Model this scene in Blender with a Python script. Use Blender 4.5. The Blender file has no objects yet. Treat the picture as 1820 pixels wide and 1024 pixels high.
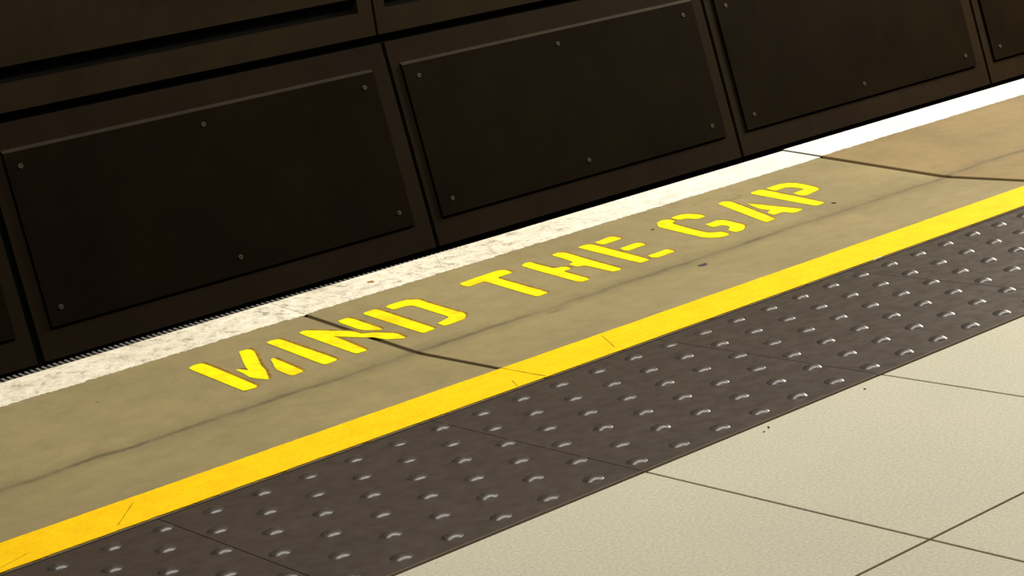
import bpy, bmesh, math, random
from mathutils import Vector, Euler
random.seed(7)
C = bpy.context.scene.collection
S = 1.5          # survey units -> metres (one paving slab is 0.4 units = 0.6 m)

# ---------------------------------------------------------------- camera
cam_d = bpy.data.cameras.new('camera')
cam_d.sensor_fit = 'HORIZONTAL'; cam_d.sensor_width = 36.0
cam_d.lens = 3418.32/1820*36.0
cam_d.clip_start = 0.02; cam_d.clip_end = 100
cam = bpy.data.objects.new('camera', cam_d); C.objects.link(cam)
cam.rotation_euler = (1.3491918, 0.1452942, -0.6711075)
cam.location = (-1.3229722*S, -1.5884377*S, 0.6912683*S)
bpy.context.scene.camera = cam

# ---------------------------------------------------------------- world, lights, exposure
vs = bpy.context.scene.view_settings
vs.view_transform = 'Standard'; vs.look = 'None'; vs.gamma = 1.0
vs.use_curve_mapping = False
vs.exposure = 0.12
w = bpy.data.worlds.new('station_air'); bpy.context.scene.world = w
w.use_nodes = True
w.node_tree.nodes['Background'].inputs[0].default_value = (1.0, 0.86, 0.66, 1)
w.node_tree.nodes['Background'].inputs[1].default_value = 0.10

def area(name, loc, target, sx, sy, power, col):
    d = bpy.data.lights.new(name, 'AREA'); d.shape = 'RECTANGLE'
    d.size = sx; d.size_y = sy; d.energy = power; d.color = col
    o = bpy.data.objects.new(name, d); C.objects.link(o)
    o.location = loc
    o.rotation_euler = (Vector(target)-Vector(loc)).to_track_quat('-Z', 'Y').to_euler()
    return o
# the strip lamps above the platform edge, the bright one further along to the right
area('platform_lamp', (7.4, 2.5, 2.3), (5.4, 3.2, 0), 2.0, 0.35, 300, (1.0, 0.88, 0.69))
strip = area('platform_strip_lamp', (1.9, 0.9, 3.5), (3.6, 0.7, 0), 6.4, 0.30, 196, (1.0, 0.95, 0.84))
strip.rotation_euler = (0, 0, 0)

# ---------------------------------------------------------------- materials
def mat(name, base=(0.5, 0.5, 0.5), rough=0.6, spec=0.5, metal=0.0):
    m = bpy.data.materials.new(name); m.use_nodes = True
    b = m.node_tree.nodes['Principled BSDF']
    b.inputs['Base Color'].default_value = (*base, 1)
    b.inputs['Roughness'].default_value = rough
    b.inputs['Specular IOR Level'].default_value = spec
    b.inputs['Metallic'].default_value = metal
    return m, m.node_tree, b
def noise(nt, scale, detail=4, rough=0.6, vec=None, dist=0.0, stretch=None):
    n = nt.nodes.new('ShaderNodeTexNoise')
    n.inputs['Scale'].default_value = scale; n.inputs['Detail'].default_value = detail
    n.inputs['Roughness'].default_value = rough; n.inputs['Distortion'].default_value = dist
    if vec is None:
        g = nt.nodes.new('ShaderNodeNewGeometry'); vec = g.outputs['Position']
    if stretch:
        mp = nt.nodes.new('ShaderNodeMapping'); mp.inputs['Scale'].default_value = stretch
        nt.links.new(vec, mp.inputs['Vector']); vec = mp.outputs[0]
    nt.links.new(vec, n.inputs['Vector'])
    return n.outputs['Fac']
def ramp(nt, fac, stops):
    r = nt.nodes.new('ShaderNodeValToRGB'); e = r.color_ramp.elements
    while len(e) < len(stops): e.new(0.5)
    for i, (p_, c_) in enumerate(stops):
        e[i].position = p_; e[i].color = (*c_, 1) if len(c_) == 3 else c_
    nt.links.new(fac, r.inputs['Fac']); return r.outputs['Color']
def mix(nt, fac, a, b, mode='MIX'):
    m = nt.nodes.new('ShaderNodeMix'); m.data_type = 'RGBA'; m.blend_type = mode
    for s, v in ((m.inputs[0], fac), (m.inputs[6], a), (m.inputs[7], b)):
        if isinstance(v, (int, float)): s.default_value = v
        elif isinstance(v, tuple): s.default_value = (*v, 1)
        else: nt.links.new(v, s)
    return m.outputs[2]
def mth(nt, op, a, b=0.0, clamp=False):
    m = nt.nodes.new('ShaderNodeMath'); m.operation = op; m.use_clamp = clamp
    for s, v in ((m.inputs[0], a), (m.inputs[1], b)):
        if isinstance(v, (int, float)): s.default_value = v
        else: nt.links.new(v, s)
    return m.outputs[0]
def bump(nt, b, h, strength, dist):
    n = nt.nodes.new('ShaderNodeBump'); n.inputs['Strength'].default_value = strength
    n.inputs['Distance'].default_value = dist
    nt.links.new(h, n.inputs['Height']); nt.links.new(n.outputs[0], b.inputs['Normal'])

# pale granite-like floor tile: fine granules
M_tile, nt, b = mat('pale_terrazzo', rough=0.55, spec=0.35)
f = noise(nt, 170, 4, 0.85); g = noise(nt, 3.0, 3); k = noise(nt, 260, 3, 0.8)
c = ramp(nt, f, [(0.34, (0.45, 0.435, 0.34)), (0.5, (0.56, 0.54, 0.43)), (0.66, (0.67, 0.65, 0.535))])
c = mix(nt, 0.5, c, ramp(nt, k, [(0.30, (0.86, 0.85, 0.84)), (0.42, (1, 1, 1))]), 'MULTIPLY')
c = mix(nt, 0.6, c, ramp(nt, g, [(0.35, (0.93, 0.95, 0.93)), (0.65, (1.03, 1.0, 0.98))]), 'MULTIPLY')
nt.links.new(c, b.inputs['Base Color']); bump(nt, b, f, 0.05, 0.001)

M_grout, nt, b = mat('tile_joint', (0.05, 0.032, 0.018), 0.9, 0.2)

# dark tactile slab
M_tact, nt, b = mat('dark_tactile_slab', rough=0.33, spec=0.5)
f = noise(nt, 420, 2, 0.8); g = noise(nt, 5.0, 4)
c = ramp(nt, f, [(0.35, (0.042, 0.031, 0.023)), (0.65, (0.068, 0.050, 0.038))])
c = mix(nt, 0.7, c, ramp(nt, g, [(0.35, (0.9, 0.9, 0.9)), (0.65, (1.1, 1.1, 1.1))]), 'MULTIPLY')
nt.links.new(c, b.inputs['Base Color'])
r = ramp(nt, noise(nt, 30, 4), [(0.3, (0.38,)*3), (0.7, (0.50,)*3)]); nt.links.new(r, b.inputs['Roughness'])
M_blist, nt, b = mat('worn_blister', rough=0.30, spec=0.45)
c = ramp(nt, noise(nt, 200, 3), [(0.35, (0.045, 0.036, 0.029)), (0.65, (0.082, 0.070, 0.062))])
nt.links.new(c, b.inputs['Base Color'])

# concrete of the platform edge, with the dirt line collected along the crease
def concrete(name, tint, crease=True):
    m, nt, b = mat(name, rough=0.78, spec=0.25)
    g1 = noise(nt, 2.2, 5, 0.6); g2 = noise(nt, 300, 2, 0.8); g3 = noise(nt, 16, 5, 0.7); gk = noise(nt, 75, 2, 0.6)
    c = ramp(nt, g1, [(0.32, tuple(t*0.88 for t in tint)), (0.68, tuple(t*1.10 for t in tint))])
    c = mix(nt, 0.8, c, ramp(nt, g2, [(0.3, (0.86,)*3), (0.7, (1.12,)*3)]), 'MULTIPLY')
    c = mix(nt, 0.6, c, ramp(nt, g3, [(0.3, (0.82, 0.80, 0.78)), (0.62, (1.06, 1.06, 1.05))]), 'MULTIPLY')
    c = mix(nt, 1.0, c, ramp(nt, gk, [(0.225, (0.35, 0.33, 0.30)), (0.27, (1, 1, 1))]), 'MULTIPLY')
    if crease:
        geo = nt.nodes.new('ShaderNodeNewGeometry'); sx = nt.nodes.new('ShaderNodeSeparateXYZ')
        nt.links.new(geo.outputs['Position'], sx.inputs[0])
        wob = noise(nt, 5.0, 3, 0.6, stretch=(1, 0.2, 1))
        y = mth(nt, 'ADD', sx.outputs['Y'], mth(nt, 'MULTIPLY', mth(nt, 'SUBTRACT', wob, 0.5), 0.045))
        dd = mth(nt, 'ABSOLUTE', mth(nt, 'SUBTRACT', y, 0.7215*S))
        rag = noise(nt, 38, 5, 0.8, stretch=(0.6, 1, 1))
        dd = mth(nt, 'ADD', dd, mth(nt, 'MULTIPLY', mth(nt, 'SUBTRACT', rag, 0.5), 0.030))
        thin = mth(nt, 'SUBTRACT', 1.0, mth(nt, 'DIVIDE', mth(nt, 'ABSOLUTE', dd), 0.015), True)
        wide = mth(nt, 'SUBTRACT', 1.0, mth(nt, 'DIVIDE', dd, 0.055), True)
        patch = ramp(nt, noise(nt, 3.4, 4, 0.7), [(0.38, (0.25,)*3), (0.60, (1, 1, 1))])
        thin = mth(nt, 'MULTIPLY', mth(nt, 'MULTIPLY', thin, patch), 0.62)
        wide = mth(nt, 'MULTIPLY', wide, 0.30)
        s = mth(nt, 'ADD', thin, wide, True)
        c = mix(nt, s, c, (0.105, 0.082, 0.046))
        # a few rubbed-in stains
        for (px, py, rx, ry, am) in ((1.096, 0.957, 0.030, 0.020, 0.55), (1.235, 0.660, 0.030, 0.016, 0.30), (0.45, 0.700, 0.035, 0.014, 0.35), (0.985, 0.585, 0.02, 0.01, 0.25)):
            dx = mth(nt, 'DIVIDE', mth(nt, 'SUBTRACT', sx.outputs['X'], px*S), rx*S)
            dy = mth(nt, 'DIVIDE', mth(nt, 'SUBTRACT', sx.outputs['Y'], py*S), ry*S)
            rr = mth(nt, 'ADD', mth(nt, 'MULTIPLY', dx, dx), mth(nt, 'MULTIPLY', dy, dy))
            fall = mth(nt, 'MULTIPLY', mth(nt, 'SUBTRACT', 1.0, rr, True), am)
            ragged = ramp(nt, noise(nt, 28, 4, 0.7), [(0.40, (0.1,)*3), (0.58, (1, 1, 1))])
            c = mix(nt, mth(nt, 'MULTIPLY', fall, ragged), c, (0.09, 0.072, 0.042))
    nt.links.new(c, b.inputs['Base Color']); bump(nt, b, g2, 0.25, 0.001)
    return m
M_conc = concrete('olive_grey_concrete', (0.290, 0.236, 0.116))
M_conc_r = concrete('tan_concrete', (0.275, 0.200, 0.090))
M_dark_joint, nt, b = mat('dark_sealant_joint', (0.105, 0.075, 0.048), 0.9, 0.2)

# white edge paint: scuffed with fine dark scratches
M_white, nt, b = mat('scuffed_white_paint', rough=0.6, spec=0.3)
f = noise(nt, 26, 7, 0.80, dist=0.5); g = noise(nt, 9, 5, 0.65); k = noise(nt, 90, 4, 0.8, dist=1.0)
sc = ramp(nt, f, [(0.37, (0.40, 0.37, 0.29)), (0.45, (0.80, 0.75, 0.62)), (0.60, (0.97, 0.93, 0.79))])
c = mix(nt, 0.8, sc, ramp(nt, k, [(0.36, (0.62, 0.57, 0.50)), (0.47, (1, 1, 1))]), 'MULTIPLY')
geo = nt.nodes.new('ShaderNodeNewGeometry'); sx = nt.nodes.new('ShaderNodeSeparateXYZ'); nt.links.new(geo.outputs['Position'], sx.inputs[0])
glare_fade = mth(nt, 'SUBTRACT', 1.0, mth(nt, 'DIVIDE', mth(nt, 'SUBTRACT', sx.outputs['X'], 1.0), 1.2), True)  # scuffing gives way rightward to plain white: lamp glare put into the colour
c = mix(nt, glare_fade, (0.93, 0.92, 0.88), c)
c = mix(nt, 0.5, c, ramp(nt, g, [(0.36, (0.82, 0.78, 0.70)), (0.6, (1, 1, 1))]), 'MULTIPLY')
nt.links.new(c, b.inputs['Base Color']); bump(nt, b, f, 0.2, 0.001)

# yellow line paint
def yellow(name, col, old, amt):
    m, nt, b = mat(name, rough=0.6, spec=0.10)
    f = noise(nt, 14, 5, 0.65); g = noise(nt, 70, 4, 0.75); k = noise(nt, 110, 4, 0.8)
    c = mix(nt, ramp(nt, f, [(0.40, (0, 0, 0)), (0.66, (amt,)*3)]), col, old)
    c = mix(nt, 1.0, c, ramp(nt, g, [(0.27, (0.55, 0.42, 0.35)), (0.325, (1, 1, 1))]), 'MULTIPLY')
    c = mix(nt, 0.6, c, ramp(nt, k, [(0.36, (0.90, 0.80, 0.6)), (0.58, (1.04, 1.06, 1.0))]), 'MULTIPLY')
    nt.links.new(c, b.inputs['Base Color']); bump(nt, b, g, 0.2, 0.001)
    return m
M_yel = yellow('yellow_line_paint', (1.0, 0.66, 0.006), (0.98, 0.53, 0.004), 0.6)
M_let = yellow('bright_yellow_stencil_paint', (1.0, 0.96, 0.006), (0.95, 0.60, 0.01), 0.9)
M_old, nt, b = mat('ochre_old_paint', rough=0.7, spec=0.2)
c = ramp(nt, noise(nt, 60, 4, 0.7), [(0.35, (0.15, 0.095, 0.028)), (0.66, (0.42, 0.22, 0.012))])
nt.links.new(c, b.inputs['Base Color'])

def painted_metal(name, lo, hi, rough, spec):
    m, nt, b = mat(name, rough=rough, spec=spec)
    g = noise(nt, 2.3, 5, 0.65); f = noise(nt, 40, 4, 0.7)
    c = ramp(nt, g, [(0.32, lo), (0.68, hi)])
    c = mix(nt, 0.5, c, ramp(nt, f, [(0.3, (0.85,)*3), (0.7, (1.12,)*3)]), 'MULTIPLY')
    nt.links.new(c, b.inputs['Base Color'])
    return m
M_infill = painted_metal('brown_black_panel', (0.0052, 0.0029, 0.0012), (0.0086, 0.0054, 0.0018), 0.75, 0.03)
M_frame = painted_metal('dark_bronze_frame', (0.0125, 0.0076, 0.0040), (0.0170, 0.0110, 0.0054), 0.75, 0.04)
M_lip = painted_metal('lit_panel_edge', (0.025, 0.018, 0.0125), (0.036, 0.027, 0.018), 0.5, 0.3)  # lip highlight painted in: paler than the frame to look lit from above
M_upper = painted_metal('dusty_olive_panel', (0.018, 0.0118, 0.0060), (0.028, 0.0195, 0.0090), 0.75, 0.04)
M_black, nt, b = mat('black_recess', (0.0035, 0.003, 0.0025), 0.9, 0.1)
M_screw, nt, b = mat('dull_steel_screw', (0.046, 0.035, 0.024), 0.6, 0.3, 0.0)
M_trim, nt, b = mat('thin_metal_edging', (0.36, 0.31, 0.26), 0.35, 0.5, 0.6)
M_rubber, nt, b = mat('black_rubber', (0.010, 0.009, 0.009), 0.8, 0.2)
M_rib, nt, b = mat('grey_worn_rib', (0.17, 0.16, 0.15), 0.7, 0.3)
M_bed, nt, b = mat('sooty_track_bed', rough=0.95, spec=0.1)
c = ramp(nt, noise(nt, 12, 5), [(0.3, (0.006, 0.005, 0.004)), (0.7, (0.013, 0.011, 0.009))]); nt.links.new(c, b.inputs['Base Color'])
M_gum, nt, b = mat('dark_gum', (0.055, 0.050, 0.048), 0.6, 0.3)
M_flake, nt, b = mat('cream_flake', (0.85, 0.75, 0.45), 0.7, 0.3)
M_chip, nt, b = mat('orange_brown_flake', (0.42, 0.17, 0.035), 0.7, 0.3)
M_pit, nt, b = mat('black_grit', (0.02, 0.015, 0.01), 0.8, 0.2)

# ---------------------------------------------------------------- helpers
def mesh_obj(name, verts, faces, m, parent=None, base=(0, 0, 0), bevel=0, mats=None, midx=None, smooth=False):
    me = bpy.data.meshes.new(name)
    me.from_pydata([((v[0]-base[0])*S, (v[1]-base[1])*S, (v[2]-base[2])*S) for v in verts], [], faces)
    bm = bmesh.new(); bm.from_mesh(me); bmesh.ops.recalc_face_normals(bm, faces=bm.faces); bm.to_mesh(me); bm.free()
    for mm in (mats or [m]): me.materials.append(mm)
    if midx:
        for p_, i in zip(me.polygons, midx): p_.material_index = i
    if smooth:
        for p_ in me.polygons: p_.use_smooth = True
    o = bpy.data.objects.new(name, me); C.objects.link(o)
    if parent: o.parent = parent
    else: o.location = (base[0]*S, base[1]*S, base[2]*S)
    if bevel:
        bv = o.modifiers.new('bevel', 'BEVEL'); bv.width = bevel*S; bv.segments = 2; bv.limit_method = 'ANGLE'
    return o
def tag(o, label=None, cat=None, group=None, kind=None):
    if label: o['label'] = label
    if cat: o['category'] = cat
    if group: o['group'] = group
    if kind: o['kind'] = kind
    return o
def empty(name, base, label, cat, group=None):
    o = bpy.data.objects.new(name, None); C.objects.link(o)
    o.location = (base[0]*S, base[1]*S, base[2]*S); o.empty_display_size = 0.1
    return tag(o, label, cat, group)
class MB:
    def __init__(s): s.v = []; s.f = []
    def box(s, x0, x1, y0, y1, z0, z1, fn=None):
        n = len(s.v)
        for x in (x0, x1):
            for y in (y0, y1):
                for z in (z0, z1): s.v.append(fn(x, y, z) if fn else (x, y, z))
        s.f += [tuple(n+i for i in q) for q in ((0,1,3,2),(4,6,7,5),(0,4,5,1),(2,3,7,6),(0,2,6,4),(1,5,7,3))]
        return s
    def prism(s, poly, f0, f1):          # poly of (x, y); f0 / f1 give the bottom and top point
        n = len(s.v); k = len(poly)
        s.v += [f0(*q) for q in poly] + [f1(*q) for q in poly]
        s.f.append(tuple(n+i for i in range(k))); s.f.append(tuple(n+k+i for i in range(k)))
        for i in range(k):
            j = (i+1) % k; s.f.append((n+i, n+j, n+k+j, n+k+i))
        return s

YK = 0.7194; T = 0.09082                 # crease line and the fall of the coping beyond it
YB0, YB1 = 1.0261, 1.1309                # white line
def zs(y): return max(0.0, (y-YK)*T)     # surface height of the coping at y

# ---------------------------------------------------------------- platform: pale floor tiles (the room's floor)
mb = MB(); J = 0.0016
rows = [(-0.4105, -0.0035)] + [(-0.4105-0.4*(k+1), -0.4105-0.4*k) for k in range(4)]
for (y0, y1) in rows:
    for i in range(-6, 9):
        mb.box(i*0.4+J, (i+1)*0.4-J, y0+J, y1-J, -0.03, 0.0)
fl = mesh_obj('floor', mb.v, mb.f, M_tile, bevel=0.0008); tag(fl, kind='structure')
mb = MB().box(-2.4, 3.6, -2.01, 0.418, -0.09, -0.0045)
sb = mesh_obj('floor', mb.v, mb.f, M_grout); tag(sb, kind='structure')

# thin metal edging along both sides of the tactile strip
for y, h in ((-0.0006, 0.0010), (0.4100, 0.0010)):
    mb = MB().box(-2.4, 3.6, y-0.0007, y+0.0007, -0.02, h)
    tag(mesh_obj('trim_1' if y < 0.1 else 'trim_2', mb.v, mb.f, M_trim), kind='structure')

# ---------------------------------------------------------------- tactile slabs with their blisters
def blister_mesh():
    R, H = 0.0130, 0.0043; rings = 14; seg = 28; v = [(0, 0, H*S)]; f = []
    for r in range(1, rings+1):
        t = r/rings
        u = min(1, max(0, (t-0.74)/0.26)); h = H*(1-t*t)*(1-0.5*u*u) if t < 1 else -0.0003
        for s_ in range(seg):
            a = 2*math.pi*s_/seg; v.append((R*t*math.cos(a)*S, R*t*math.sin(a)*S, h*S))
    for s_ in range(seg): f.append((0, 1+s_, 1+(s_+1) % seg))
    for r in range(1, rings):
        for s_ in range(seg):
            a = 1+(r-1)*seg; b_ = 1+r*seg; t = (s_+1) % seg
            f.append((a+s_, b_+s_, b_+t, a+t))
    me = bpy.data.meshes.new('blister'); me.from_pydata(v, [], f); me.materials.append(M_blist)
    for p_ in me.polygons: p_.use_smooth = True
    return me
BM = blister_mesh(); PITCH = 0.4/6
slab_words = {-3: 'dark tactile paving slab left of every other, outside the bottom corner',
 -2: 'dark blister paving slab in the bottom left corner, below the yellow line',
 -1: 'dark blister paving slab second from the left, between the two leftmost slab joints',
 0: 'dark blister paving slab directly below the joint crossing the yellow line',
 1: 'dark blister paving slab in the middle right, starting at the second pale tile joint',
 2: 'brownish blister paving slab just beyond the slab joint that runs out at the right edge',
 3: 'warm brown blister paving slab in the far right corner of the tactile strip',
 4: 'blister paving slab beyond the right end of the strip'}
for k in range(-2, 4):
    x0 = k*0.4
    e = empty('tactile_paver', (x0+0.2, 0.205, 0), slab_words[k], 'paver', 'dark blister slabs along the yellow line')
    mb = MB().box(x0+0.0004, x0+0.3996, 0.0012, 0.4090, -0.03, 0.0)
    mesh_obj('paver_body', mb.v, mb.f, M_tact, e, (x0+0.2, 0.205, 0), bevel=0.0008)
    for r in range(6):
        for i in range(6):
            o = bpy.data.objects.new('blister', BM); C.objects.link(o); o.parent = e
            bx = (i+(0.30 if r % 2 == 0 else 0.80))*PITCH-0.2; by = 0.0333+r*0.0679-0.205
            o.location = (bx*S, by*S, 0); o.rotation_euler.z = random.uniform(0, 6.28)
            o.scale = (1, 1, random.uniform(0.85, 1.12))

# ---------------------------------------------------------------- concrete coping slabs (three in view), cross-section with crease
def coping(x0, x1, dz, m, label, cut=0.0):
    base = ((x0+x1)/2, 0.77, 0)
    e_x0 = x0+0.0046; e_x1 = x1-0.0046
    prof = [(0.4165, -0.0), (YK-0.012, 0.0), (YK+0.012, 0.012*T), (YB1-0.003, zs(YB1-0.003)), (YB1, zs(YB1)-0.004), (YB1, -0.20), (0.4165, -0.20)]
    n = 40; v = []; f = []
    for i in range(n+1):
        x = e_x0+(e_x1-e_x0)*i/n
        for j, (y, z) in enumerate(prof):
            v.append((x+(0.0005*math.sin(y*90+i) if i in (0, n) else 0), y, z+(dz if j < 5 else 0)))
    k = len(prof)
    for i in range(n):
        for j in range(k):
            a = i*k+j; b_ = i*k+(j+1) % k; f.append((a, b_, b_+k, a+k))
    f.append(tuple(range(k))); f.append(tuple(n*k+j for j in range(k)))
    o = mesh_obj('coping_slab', v, f, m, base=base, bevel=0.0012)
    return tag(o, label, 'concrete slab', 'concrete slabs along the platform edge')
coping(-1.015, 0.2005, 0.0, M_conc, 'olive grey concrete edge slab at the left, under the letters M and I')
coping(0.2005, 1.4155, 0.0, M_conc, 'olive grey concrete edge slab in the middle under the letters D to P')
coping(1.4155, 2.63, 0.0022, M_conc_r, 'tan concrete edge slab at the far right beyond the last letter, without lettering')
mb = MB()
prof = [(0.418, -0.0035), (YK, -0.0035), (YB1-0.004, zs(YB1)-0.0045), (YB1-0.004, -0.2), (0.418, -0.2)]
v = []; f = []
for x in (-2.4, 3.6):
    for (y, z) in prof: v.append((x, y, z))
k = 5; f = [(j, (j+1) % k, k+(j+1) % k, k+j) for j in range(k)] + [tuple(range(k)), tuple(range(k, 2*k))]
jo = mesh_obj('trim_3', v, f, M_dark_joint); tag(jo, kind='structure')
# platform body below and its face to the track
mb = MB().box(-2.4, 3.6, -2.01, YB1-0.006, -0.85, -0.205)
tag(mesh_obj('wall_platform', mb.v, mb.f, M_bed), kind='structure')

# ---------------------------------------------------------------- painted lines
def wavy_strip(name, y0, y1, amp0, amp1, th, m, xa, xb, n, joints, drips=()):
    v = []; f = []; rnd = random.Random(3)
    w0 = w1 = 0
    for i in range(n+1):
        x = xa+(xb-xa)*i/n
        w0 = 0.72*w0+rnd.uniform(-1, 1)*amp0; w1 = 0.72*w1+rnd.uniform(-1, 1)*amp1
        a = y0+w0; b_ = y1+w1
        for (dx0, dx1, dy) in drips:
            if dx0 < x < dx1: a += dy*rnd.uniform(0.2, 1.0)
        dz = 0.0022 if x > 1.4155 else 0.0
        for (y, up) in ((a, 0), (a, 1), ((a+b_)/2, 1), (b_, 1), (b_, 0)):
            v.append((x, y, zs(y)+dz+(th if up else -0.0004)))
    for i in range(n):
        xm = xa+(xb-xa)*(i+0.5)/n
        if any(abs(xm-j) < wd for j, wd in joints): continue
        for j in range(4):
            a = i*5+j; f.append((a, a+1, a+6, a+5))
        a = i*5; f.append((a+4, a, a+5, a+9))
    return mesh_obj(name, v, f, m)
wl = wavy_strip('white_edge_line', YB0, YB1-0.0015, 0.0013, 0.0002, 0.0009, M_white, -1.0, 2.62, 1700, [(1.4155, 0.0016)],
                drips=((-0.2, 0.0, 0.0), (-0.215, -0.19, -0.003), (0.165, 0.20, -0.004)))
tag(wl, 'scuffed white painted line along the platform edge', 'painted line')
yl = wavy_strip('yellow_line', 0.4175, 0.5175, 0.0005, 0.0004, 0.0010, M_yel, -1.0, 2.62, 1700, [(1.4155, 0.0012)])
tag(yl, 'broad yellow painted safety line between the tactile slabs and the lettering', 'painted line')

# hairline cracks showing through the yellow line: narrow raised-dirt slivers following their real course
def crack(pts, wd, label_part, par=None, cm=None):
    v = []; f = []; z = 0.00125
    rnd = random.Random(int(pts[0][0]*1e4))
    q = []
    for (a, b_) in zip(pts[:-1], pts[1:]):
        for t in range(8):
            u = t/8; q.append((a[0]+(b_[0]-a[0])*u+rnd.uniform(-1, 1)*wd*0.6, a[1]+(b_[1]-a[1])*u))
    q.append(pts[-1])
    for i, (x, y) in enumerate(q):
        w_ = wd*rnd.uniform(0.25, 1.0)
        z = zs(y)+(0.00115 if cm else 0.00125)
        v += [(x-w_, y, z), (x+w_, y, z), (x+w_, y, z-0.0006), (x-w_, y, z-0.0006)]
    for i in range(len(q)-1):
        a = i*4
        f += [(a, a+1, a+5, a+4), (a+1, a+2, a+6, a+5), (a+3, a, a+4, a+7)]
    mesh_obj('crack', v, f, cm or M_crack, par or yl)
M_crack, nt, b = mat('dirt_in_crack', (0.16, 0.085, 0.012), 0.9, 0.1)
M_crack_pale, nt, b = mat('dirt_in_pale_crack', (0.42, 0.37, 0.27), 0.9, 0.1)
crack([(0.2015, 1.029), (0.2005, 1.125)], 0.0012, 'c', wl, M_crack_pale)
crack([(0.495, 1.05), (0.535, 1.12)], 0.0006, 'c', wl, M_crack_pale)
crack([(0.2009, 0.517), (0.2024, 0.420)], 0.0010, 'joint')
crack([(0.3797, 0.508), (0.345, 0.440)], 0.0006, 'c')
crack([(0.1668, 0.4504), (0.1527, 0.4203)], 0.0006, 'c')
crack([(-0.3865, 0.498), (-0.4401, 0.4348)], 0.0006, 'c')
crack([(-0.5485, 0.4488), (-0.5904, 0.4311)], 0.0006, 'c')

# black ribbed rubber filler beyond the white line, tapering away to the right
def rub_w(x): return max(0.0015, 0.0268-0.0255*max(0.0, (x+0.05))/0.95) if x < 0.9 else 0.0015
n = 60; v = []; f = []
for i in range(n+1):
    x = -1.0+2.0*i/n; y0 = YB1+0.0004; y1 = YB1+0.0004+rub_w(x)
    v += [(x, y0, zs(y0)-0.006), (x, y1, zs(y1)-0.006), (x, y1, -0.16), (x, y0, -0.16)]
for i in range(n):
    for j in range(4): a = i*4+j; b_ = i*4+(j+1) % 4; f.append((a, b_, b_+4, a+4))
f += [(0, 1, 2, 3), (4*n, 4*n+1, 4*n+2, 4*n+3)]
rb = mesh_obj('rubber_edge_filler', v, f, M_rubber)
tag(rb, 'black ribbed rubber filler running along the outer side of the white line', 'edge filler')
mb = MB(); x = -0.99
while x < 0.95:
    y0 = YB1+0.0002; y1 = YB1+0.0004+rub_w(x)*0.93
    mb.box(x, x+0.0042, y0, y1, 0.0, 0.006, lambda a, b_, c_: (a, b_, zs(b_)-0.0062+c_*0.75))
    x += 0.00955
mesh_obj('ribs', mb.v, mb.f, M_rib, rb, (0, 0, 0))

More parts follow.
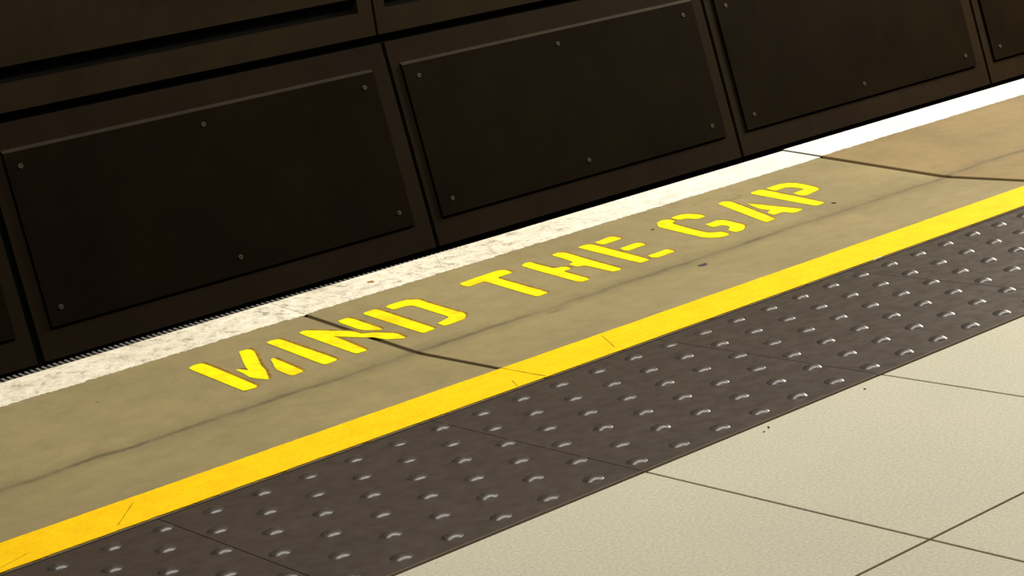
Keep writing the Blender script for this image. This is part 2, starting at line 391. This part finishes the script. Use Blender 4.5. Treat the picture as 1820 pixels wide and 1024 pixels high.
# ---------------------------------------------------------------- stencilled letters MIND THE GAP
LETTERS = {
  'M': [
    [(-0.0563, 0.9485), (-0.0465, 0.9538), (-0.0331, 0.9527), (-0.0312, 0.9412), (-0.0309, 0.9094), (-0.0329, 0.792), (-0.0395, 0.7862), (-0.0563, 0.789), (-0.058, 0.796), (-0.058, 0.9045), (-0.0578, 0.9427)],
    [(0.0329, 0.9517), (0.0473, 0.9504), (0.05, 0.9423), (0.0466, 0.9277), (0.0191, 0.8661), (0.0127, 0.8438), (0.0057, 0.8277), (-0.0047, 0.8063), (-0.0089, 0.8035), (-0.0177, 0.8225), (-0.02, 0.8365), (-0.0172, 0.853), (-0.0157, 0.8816), (-0.0101, 0.8767), (-0.0046, 0.8616), (-0.0003, 0.8766), (0.0138, 0.91), (0.029, 0.9432)],
    [(0.0426, 0.8767), (0.0495, 0.8807), (0.0499, 0.8695), (0.0464, 0.7939), (0.0422, 0.7893), (0.0255, 0.7864), (0.0222, 0.7947), (0.0231, 0.829), (0.0284, 0.8433), (0.0374, 0.8625)],
  ],
  'I': [
    [(0.0829, 0.9536), (0.0915, 0.9566), (0.1047, 0.9534), (0.1059, 0.9406), (0.1079, 0.7955), (0.1017, 0.7901), (0.0826, 0.7886), (0.0806, 0.798), (0.0828, 0.9427)],
  ],
  'N': [
    [(0.1423, 0.9522), (0.1516, 0.9546), (0.1577, 0.9508), (0.1962, 0.8917), (0.1994, 0.8761), (0.1999, 0.8642), (0.2154, 0.854), (0.2357, 0.821), (0.2311, 0.7917), (0.2263, 0.791), (0.2092, 0.8084), (0.2047, 0.819), (0.2021, 0.8351), (0.1916, 0.8472), (0.1647, 0.8937), (0.1657, 0.8774), (0.1606, 0.7941), (0.1555, 0.7904), (0.1409, 0.7912), (0.1391, 0.7985), (0.1402, 0.9423)],
    [(0.2118, 0.9513), (0.2323, 0.9522), (0.2358, 0.9417), (0.2356, 0.9285), (0.2347, 0.8577), (0.2289, 0.8558), (0.21, 0.8788)],
  ],
  'D': [
    [(0.262, 0.9494), (0.2679, 0.9525), (0.285, 0.9525), (0.2886, 0.9476), (0.2865, 0.7922), (0.2814, 0.7887), (0.2622, 0.7863), (0.2601, 0.7934), (0.2603, 0.9433)],
    [(0.3044, 0.9483), (0.3134, 0.9519), (0.3391, 0.9519), (0.3498, 0.9486), (0.3612, 0.9341), (0.3595, 0.9159), (0.3594, 0.8299), (0.3613, 0.8189), (0.3582, 0.8065), (0.3486, 0.795), (0.3404, 0.7901), (0.3169, 0.7875), (0.3026, 0.7886), (0.3037, 0.8085), (0.3124, 0.81), (0.3329, 0.8169), (0.3351, 0.8249), (0.3361, 0.9123), (0.3327, 0.9199), (0.3241, 0.924), (0.3051, 0.9243), (0.3032, 0.9305)],
  ],
  'T': [
    [(0.4537, 0.9488), (0.4852, 0.9525), (0.5422, 0.9554), (0.5503, 0.946), (0.5485, 0.9267), (0.5422, 0.9231), (0.5134, 0.9235), (0.5123, 0.9094), (0.5104, 0.7885), (0.5034, 0.7852), (0.4877, 0.7834), (0.4843, 0.7904), (0.4884, 0.922), (0.4832, 0.924), (0.454, 0.9221), (0.4517, 0.9332)],
  ],
  'H': [
    [(0.5849, 0.9445), (0.5954, 0.9499), (0.6056, 0.9473), (0.6034, 0.9339), (0.6037, 0.8839), (0.616, 0.8797), (0.6216, 0.8739), (0.6217, 0.8616), (0.6163, 0.8573), (0.6024, 0.8575), (0.6002, 0.8407), (0.5996, 0.7888), (0.5923, 0.7854), (0.5796, 0.7847), (0.5764, 0.793), (0.5806, 0.9383)],
    [(0.6532, 0.9488), (0.6701, 0.9515), (0.6776, 0.9431), (0.6717, 0.869), (0.6685, 0.7874), (0.6585, 0.7827), (0.6473, 0.7862), (0.6462, 0.8531), (0.6326, 0.8572), (0.633, 0.8792), (0.6476, 0.8845), (0.6516, 0.9194)],
  ],
  'E': [
    [(0.7116, 0.9459), (0.7227, 0.948), (0.7338, 0.9464), (0.7378, 0.9366), (0.7312, 0.7876), (0.7267, 0.7852), (0.7106, 0.7845), (0.7081, 0.7917), (0.7098, 0.9411)],
    [(0.7474, 0.9448), (0.764, 0.9466), (0.7867, 0.9508), (0.7936, 0.9442), (0.7924, 0.9243), (0.7872, 0.9229), (0.7491, 0.921), (0.7467, 0.9307)],
    [(0.7484, 0.8792), (0.7578, 0.88), (0.7876, 0.8816), (0.7923, 0.8745), (0.7894, 0.8585), (0.7841, 0.8589), (0.748, 0.8555), (0.7441, 0.865)],
    [(0.7458, 0.8065), (0.7651, 0.8064), (0.7885, 0.8078), (0.791, 0.8004), (0.7881, 0.7866), (0.7822, 0.7845), (0.7457, 0.7831), (0.7417, 0.7947)],
  ],
  'G': [
    [(0.9344, 0.9486), (0.9454, 0.9505), (0.9617, 0.9498), (0.9726, 0.9388), (0.9788, 0.9213), (0.9768, 0.9051), (0.9711, 0.9025), (0.9556, 0.9024), (0.9492, 0.9178), (0.9434, 0.9245), (0.9348, 0.925), (0.9316, 0.9376)],
    [(0.8849, 0.9313), (0.8986, 0.9475), (0.9136, 0.9506), (0.9234, 0.9466), (0.9254, 0.9375), (0.9241, 0.9266), (0.9138, 0.9237), (0.9079, 0.9143), (0.9028, 0.8668), (0.9009, 0.8265), (0.9054, 0.816), (0.9174, 0.8083), (0.9193, 0.7983), (0.9153, 0.7831), (0.9057, 0.7802), (0.8923, 0.7832), (0.8815, 0.7948), (0.8754, 0.8112), (0.8763, 0.8288), (0.8796, 0.921)],
    [(0.9378, 0.8656), (0.9472, 0.8643), (0.9675, 0.8663), (0.9744, 0.8608), (0.9763, 0.8489), (0.9736, 0.8084), (0.9687, 0.7977), (0.9563, 0.7878), (0.9457, 0.7826), (0.9313, 0.7833), (0.9321, 0.8035), (0.9439, 0.8107), (0.9519, 0.8201), (0.9505, 0.837), (0.9341, 0.8388), (0.9323, 0.8446)],
  ],
  'A': [
    [(1.0507, 0.9465), (1.0665, 0.9495), (1.0739, 0.9404), (1.0715, 0.9254), (1.0324, 0.7865), (1.0248, 0.7837), (1.0068, 0.7835), (1.0079, 0.793), (1.0478, 0.94)],
    [(1.079, 0.9012), (1.0828, 0.8933), (1.1056, 0.7929), (1.1016, 0.7875), (1.0855, 0.7844), (1.0768, 0.7866), (1.0726, 0.8048), (1.0663, 0.8058), (1.0483, 0.806), (1.0534, 0.8263), (1.0699, 0.8333), (1.0642, 0.8541)],
  ],
  'P': [
    [(1.1393, 0.9503), (1.1505, 0.9517), (1.163, 0.9511), (1.1686, 0.9419), (1.1607, 0.7871), (1.1531, 0.7853), (1.1399, 0.7835), (1.1341, 0.7901), (1.1345, 0.9435)],
    [(1.177, 0.9481), (1.1968, 0.9488), (1.2178, 0.9487), (1.2307, 0.9409), (1.2377, 0.924), (1.2363, 0.8959), (1.2335, 0.8704), (1.2253, 0.8591), (1.2102, 0.8544), (1.1792, 0.8487), (1.1741, 0.8597), (1.1786, 0.8815), (1.1878, 0.8812), (1.2107, 0.883), (1.2125, 0.89), (1.2106, 0.9131), (1.2024, 0.9216), (1.1957, 0.9225), (1.1771, 0.9211), (1.1745, 0.9294)],
  ],
}

LW = [('M', 'yellow stencilled letter M, first letter of the word MIND'), ('I', 'yellow stencilled letter I, a single bar between M and N'),
      ('N', 'yellow stencilled letter N crossed by the dark slab joint'), ('D', 'yellow stencilled letter D, last letter of the word MIND'),
      ('T', 'yellow stencilled letter T, first letter of the word THE'), ('H', 'yellow stencilled letter H between T and E'),
      ('E', 'yellow stencilled letter E with three short arms, last letter of THE'), ('G', 'yellow stencilled letter G, first letter of the word GAP'),
      ('A', 'yellow stencilled letter A between G and P'), ('P', 'yellow stencilled letter P at the right end of the lettering')]
def soften(poly):
    out = []
    n = len(poly)
    for i in range(n):
        a = Vector(poly[i]); b_ = Vector(poly[(i+1) % n])
        out.append(tuple(a.lerp(b_, 0.15))); out.append(tuple(a.lerp(b_, 0.85)))
    return out
for L_, lab in LW:
    pcs = [soften(p_) for p_ in LETTERS[L_]]
    cx = sum(q[0] for p_ in pcs for q in p_)/sum(len(p_) for p_ in pcs); cy = sum(q[1] for p_ in pcs for q in p_)/sum(len(p_) for p_ in pcs)
    base = (cx, cy, zs(cy))
    e = empty('painted_letter', base, lab, 'painted letter', 'painted letters reading MIND THE GAP')
    for p_ in pcs:
        mb = MB().prism(p_, lambda x, y: (x, y, zs(y)+0.00003), lambda x, y: (x, y, zs(y)+0.0009))
        mesh_obj('stroke', mb.v, mb.f, M_let, e, base)
    mb = MB()
    for p_ in pcs:
        mb.prism(p_, lambda x, y: (x+0.0072, y+0.0035, zs(y)+0.00003), lambda x, y: (x+0.0072, y+0.0035, zs(y)+0.00045))
    o = mesh_obj('old_paint', mb.v, mb.f, M_old, e, base); o['label'] = 'ochre older paint showing at the edges'

# ---------------------------------------------------------------- small marks lying on the platform
def blob(name, x, y, rx, ry, h, m, label, cat, seed, rot=0.0):
    rnd = random.Random(seed); n = 14; v = []; f = []
    z = zs(y)+(0.0009 if YB0 < y < YB1 else 0)
    pr = [rnd.uniform(0.7, 1.15) for _ in range(n)]
    for ring, (s_, hh) in enumerate(((1, -0.0003), (0.85, h*0.7), (0.45, h))):
        for i in range(n):
            a = 2*math.pi*i/n; u = rx*s_*pr[i]*math.cos(a); w_ = ry*s_*pr[i]*math.sin(a)
            v.append((x+u*math.cos(rot)-w_*math.sin(rot), y+u*math.sin(rot)+w_*math.cos(rot), z+hh))
    for r in range(2):
        for i in range(n): j = (i+1) % n; f.append((r*n+i, r*n+j, (r+1)*n+j, (r+1)*n+i))
    f.append(tuple(2*n+i for i in range(n))); f.append(tuple(range(n)))
    tag(mesh_obj(name, v, f, m, base=(x, y, z)), label, cat)
blob('paint_chip', 0.372, 1.086, 0.007, 0.006, 0.0012, M_chip, 'small orange brown flake on the white line above the letter D', 'flake', 1)
blob('paint_chip', 0.879, 0.4172, 0.013, 0.0022, 0.0016, M_flake, 'pale cream paint flake at the lower edge of the yellow line', 'flake', 11)
blob('gum_spot', 0.7535, 0.682, 0.012, 0.009, 0.0008, M_gum, 'flat dark gum spot beside the crease, below the letters GAP', 'gum spot', 2, 0.4)
blob('pit', 1.1674, 0.773, 0.004, 0.006, 0.0008, M_pit, 'small black speck to the right of the foot of letter P', 'speck', 3)
blob('pit', 0.8643, 0.922, 0.0035, 0.005, 0.0006, M_pit, 'small dark speck between the letters E and G', 'speck', 4)
blob('debris_crumb', 0.1801, -0.0213, 0.0045, 0.0012, 0.001, M_pit, 'tiny dark curved crumb on the pale tile near the tactile edge', 'crumb', 5, 0.9)
blob('debris_crumb', 0.1654, -0.0283, 0.0015, 0.0012, 0.001, M_pit, 'tiny dark dot left of the curved crumb on the pale tile', 'crumb', 6)
blob('debris_crumb', 0.3435, -0.026, 0.0016, 0.0022, 0.001, M_pit, 'tiny black dot on the pale tile near its upper corner', 'crumb', 7)

# ---------------------------------------------------------------- far tunnel wall: panels hung on a curved lining
YW, ZF, LEAN = 2.8, 0.262, 0.2
nrm = math.hypot(1, LEAN)
def low(x, out, t):       # x along, out = distance towards the platform, t = along the slope from the fold (negative down)
    return (x, YW+LEAN*t/nrm-out/nrm, ZF+t/nrm+out*LEAN/nrm)
def high(x, out, t):
    return (x, YW-out, ZF+t)
def ring(mb, x0, x1, t0, t1, ix0, ix1, it0, it1, d0, d1, fn):   # a rectangular frame with an opening
    mb.box(x0, x1, d0, d1, t0, it0, fn); mb.box(x0, x1, d0, d1, it1, t1, fn)
    mb.box(x0, ix0, d0, d1, it0, it1, fn); mb.box(ix1, x1, d0, d1, it0, it1, fn)
def screw(parent, base, x, t, fn, out):
    v = []; f = []; n = 16; R = 0.0068
    prof = [(1.0, 0), (0.92, 0.0022), (0.50, 0.0026), (0.42, 0.0008), (0.0001, 0.0008)]
    for (rr, h) in prof:
        for i in range(n):
            a = 2*math.pi*i/n; v.append(fn(x+R*rr*math.cos(a), out+h, t+R*rr*math.sin(a)))
    for r in range(len(prof)-1):
        for i in range(n): j = (i+1) % n; f.append((r*n+i, r*n+j, (r+1)*n+j, (r+1)*n+i))
    mesh_obj('screw', v, f, M_screw, parent, base)
GAPS = [-0.755, 0.433, 1.620, 2.8065, 4.030, 5.23]
GH = [0.008, 0.0095, 0.006, 0.006, 0.006, 0.006]
INF = [(-0.71, 0.386), (0.478, 1.560), (1.655, 2.755), (2.846, 3.971), (4.070, 5.18)]
SCR = [(-0.665, -0.165, 0.336), (0.515, 1.019, 1.520), (1.702, 2.204, 2.707), (2.890, 3.405, 3.925), (4.114, 4.62, 5.13)]
LP = ['dark lower wall panel cut off at the left edge of the picture', 'dark lower wall panel at the left above the words MIND, its top left corner outside',
      'dark lower wall panel in the middle with all six screws in view', 'dark brown lower wall panel right of the middle, above the letters GAP',
      'brown lower wall panel cut off at the top right corner']
for i in range(5):
    x0 = GAPS[i]+GH[i]; x1 = GAPS[i+1]-GH[i+1]; ix0, ix1 = INF[i]
    base = low((x0+x1)/2, 0, -0.591)
    e = empty('cladding_panel', base, LP[i], 'wall panel', 'lower row of dark panels across the track')
    mb = MB(); ring(mb, x0, x1, -0.591, -0.014, ix0, ix1, -0.521, -0.078, -0.02, 0.0, low)
    mesh_obj('frame', mb.v, mb.f, M_frame, e, base)
    prof = [(-0.02, -0.0774), (0.0, -0.0778), (0.0085, -0.0870), (0.0085, -0.5160), (-0.02, -0.5155)]
    v = [low(x, o_, t_) for x in (ix0+0.0022, ix1) for (o_, t_) in prof]
    f = [(j, (j+1) % 5, 5+(j+1) % 5, 5+j) for j in range(5)] + [(0, 1, 2, 3, 4), (5, 6, 7, 8, 9)]
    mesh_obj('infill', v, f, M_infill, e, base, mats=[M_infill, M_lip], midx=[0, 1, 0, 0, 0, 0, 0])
    for sx_ in SCR[i]:
        for t in (-0.124, -0.474): screw(e, base, sx_, t, low, 0.0085)
UP = ['olive dusty upper wall panel left of the one at the top left corner', 'olive dusty upper wall panel filling the top left corner, above the left dark panel',
      'olive dusty upper wall panel at the top centre, right of the vertical joint']
for i in (1, 2):
    x0 = GAPS[i]-0.010+0.004; x1 = GAPS[i+1]-0.010-0.004
    base = high((x0+x1)/2, 0, 0.009)
    e = empty('upper_cladding_panel', base, UP[i], 'wall panel', 'upper row of olive panels across the track')
    mb = MB(); ring(mb, x0, x1, 0.009, 0.75, x0+0.034, x1-0.046, 0.076, 0.70, -0.03, 0.0, high)
    mesh_obj('frame', mb.v, mb.f, M_upper, e, base)
    mb = MB().box(x0+0.034, x1-0.046, -0.02, 0.004, 0.116, 0.70, high)
    mesh_obj('infill', mb.v, mb.f, M_upper, e, base, bevel=0.0012)
# lining behind the panels, and its plain continuation
v = []; f = []
prof = [(YW+0.03, ZF+1.6), (YW+0.03, ZF), (low(0, -0.028, -0.60)[1]+0.0, low(0, -0.028, -0.60)[2]), (2.62+0.05, -0.42), (2.55, -0.85), (3.1, -0.85), (3.1, ZF+1.6)]
for x in (-3.0, 7.5):
    for y, z in prof: v.append((x, y, z))
k = len(prof); f = [(j, (j+1) % k, k+(j+1) % k, k+j) for j in range(k)] + [tuple(range(k)), tuple(range(k, 2*k))]
tag(mesh_obj('wall_far', v, f, M_black), kind='structure')
mb = MB().box(-3.0, 7.5, -2.01, 3.1, -0.9, -0.845)
tag(mesh_obj('floor_track', mb.v, mb.f, M_bed), kind='structure')
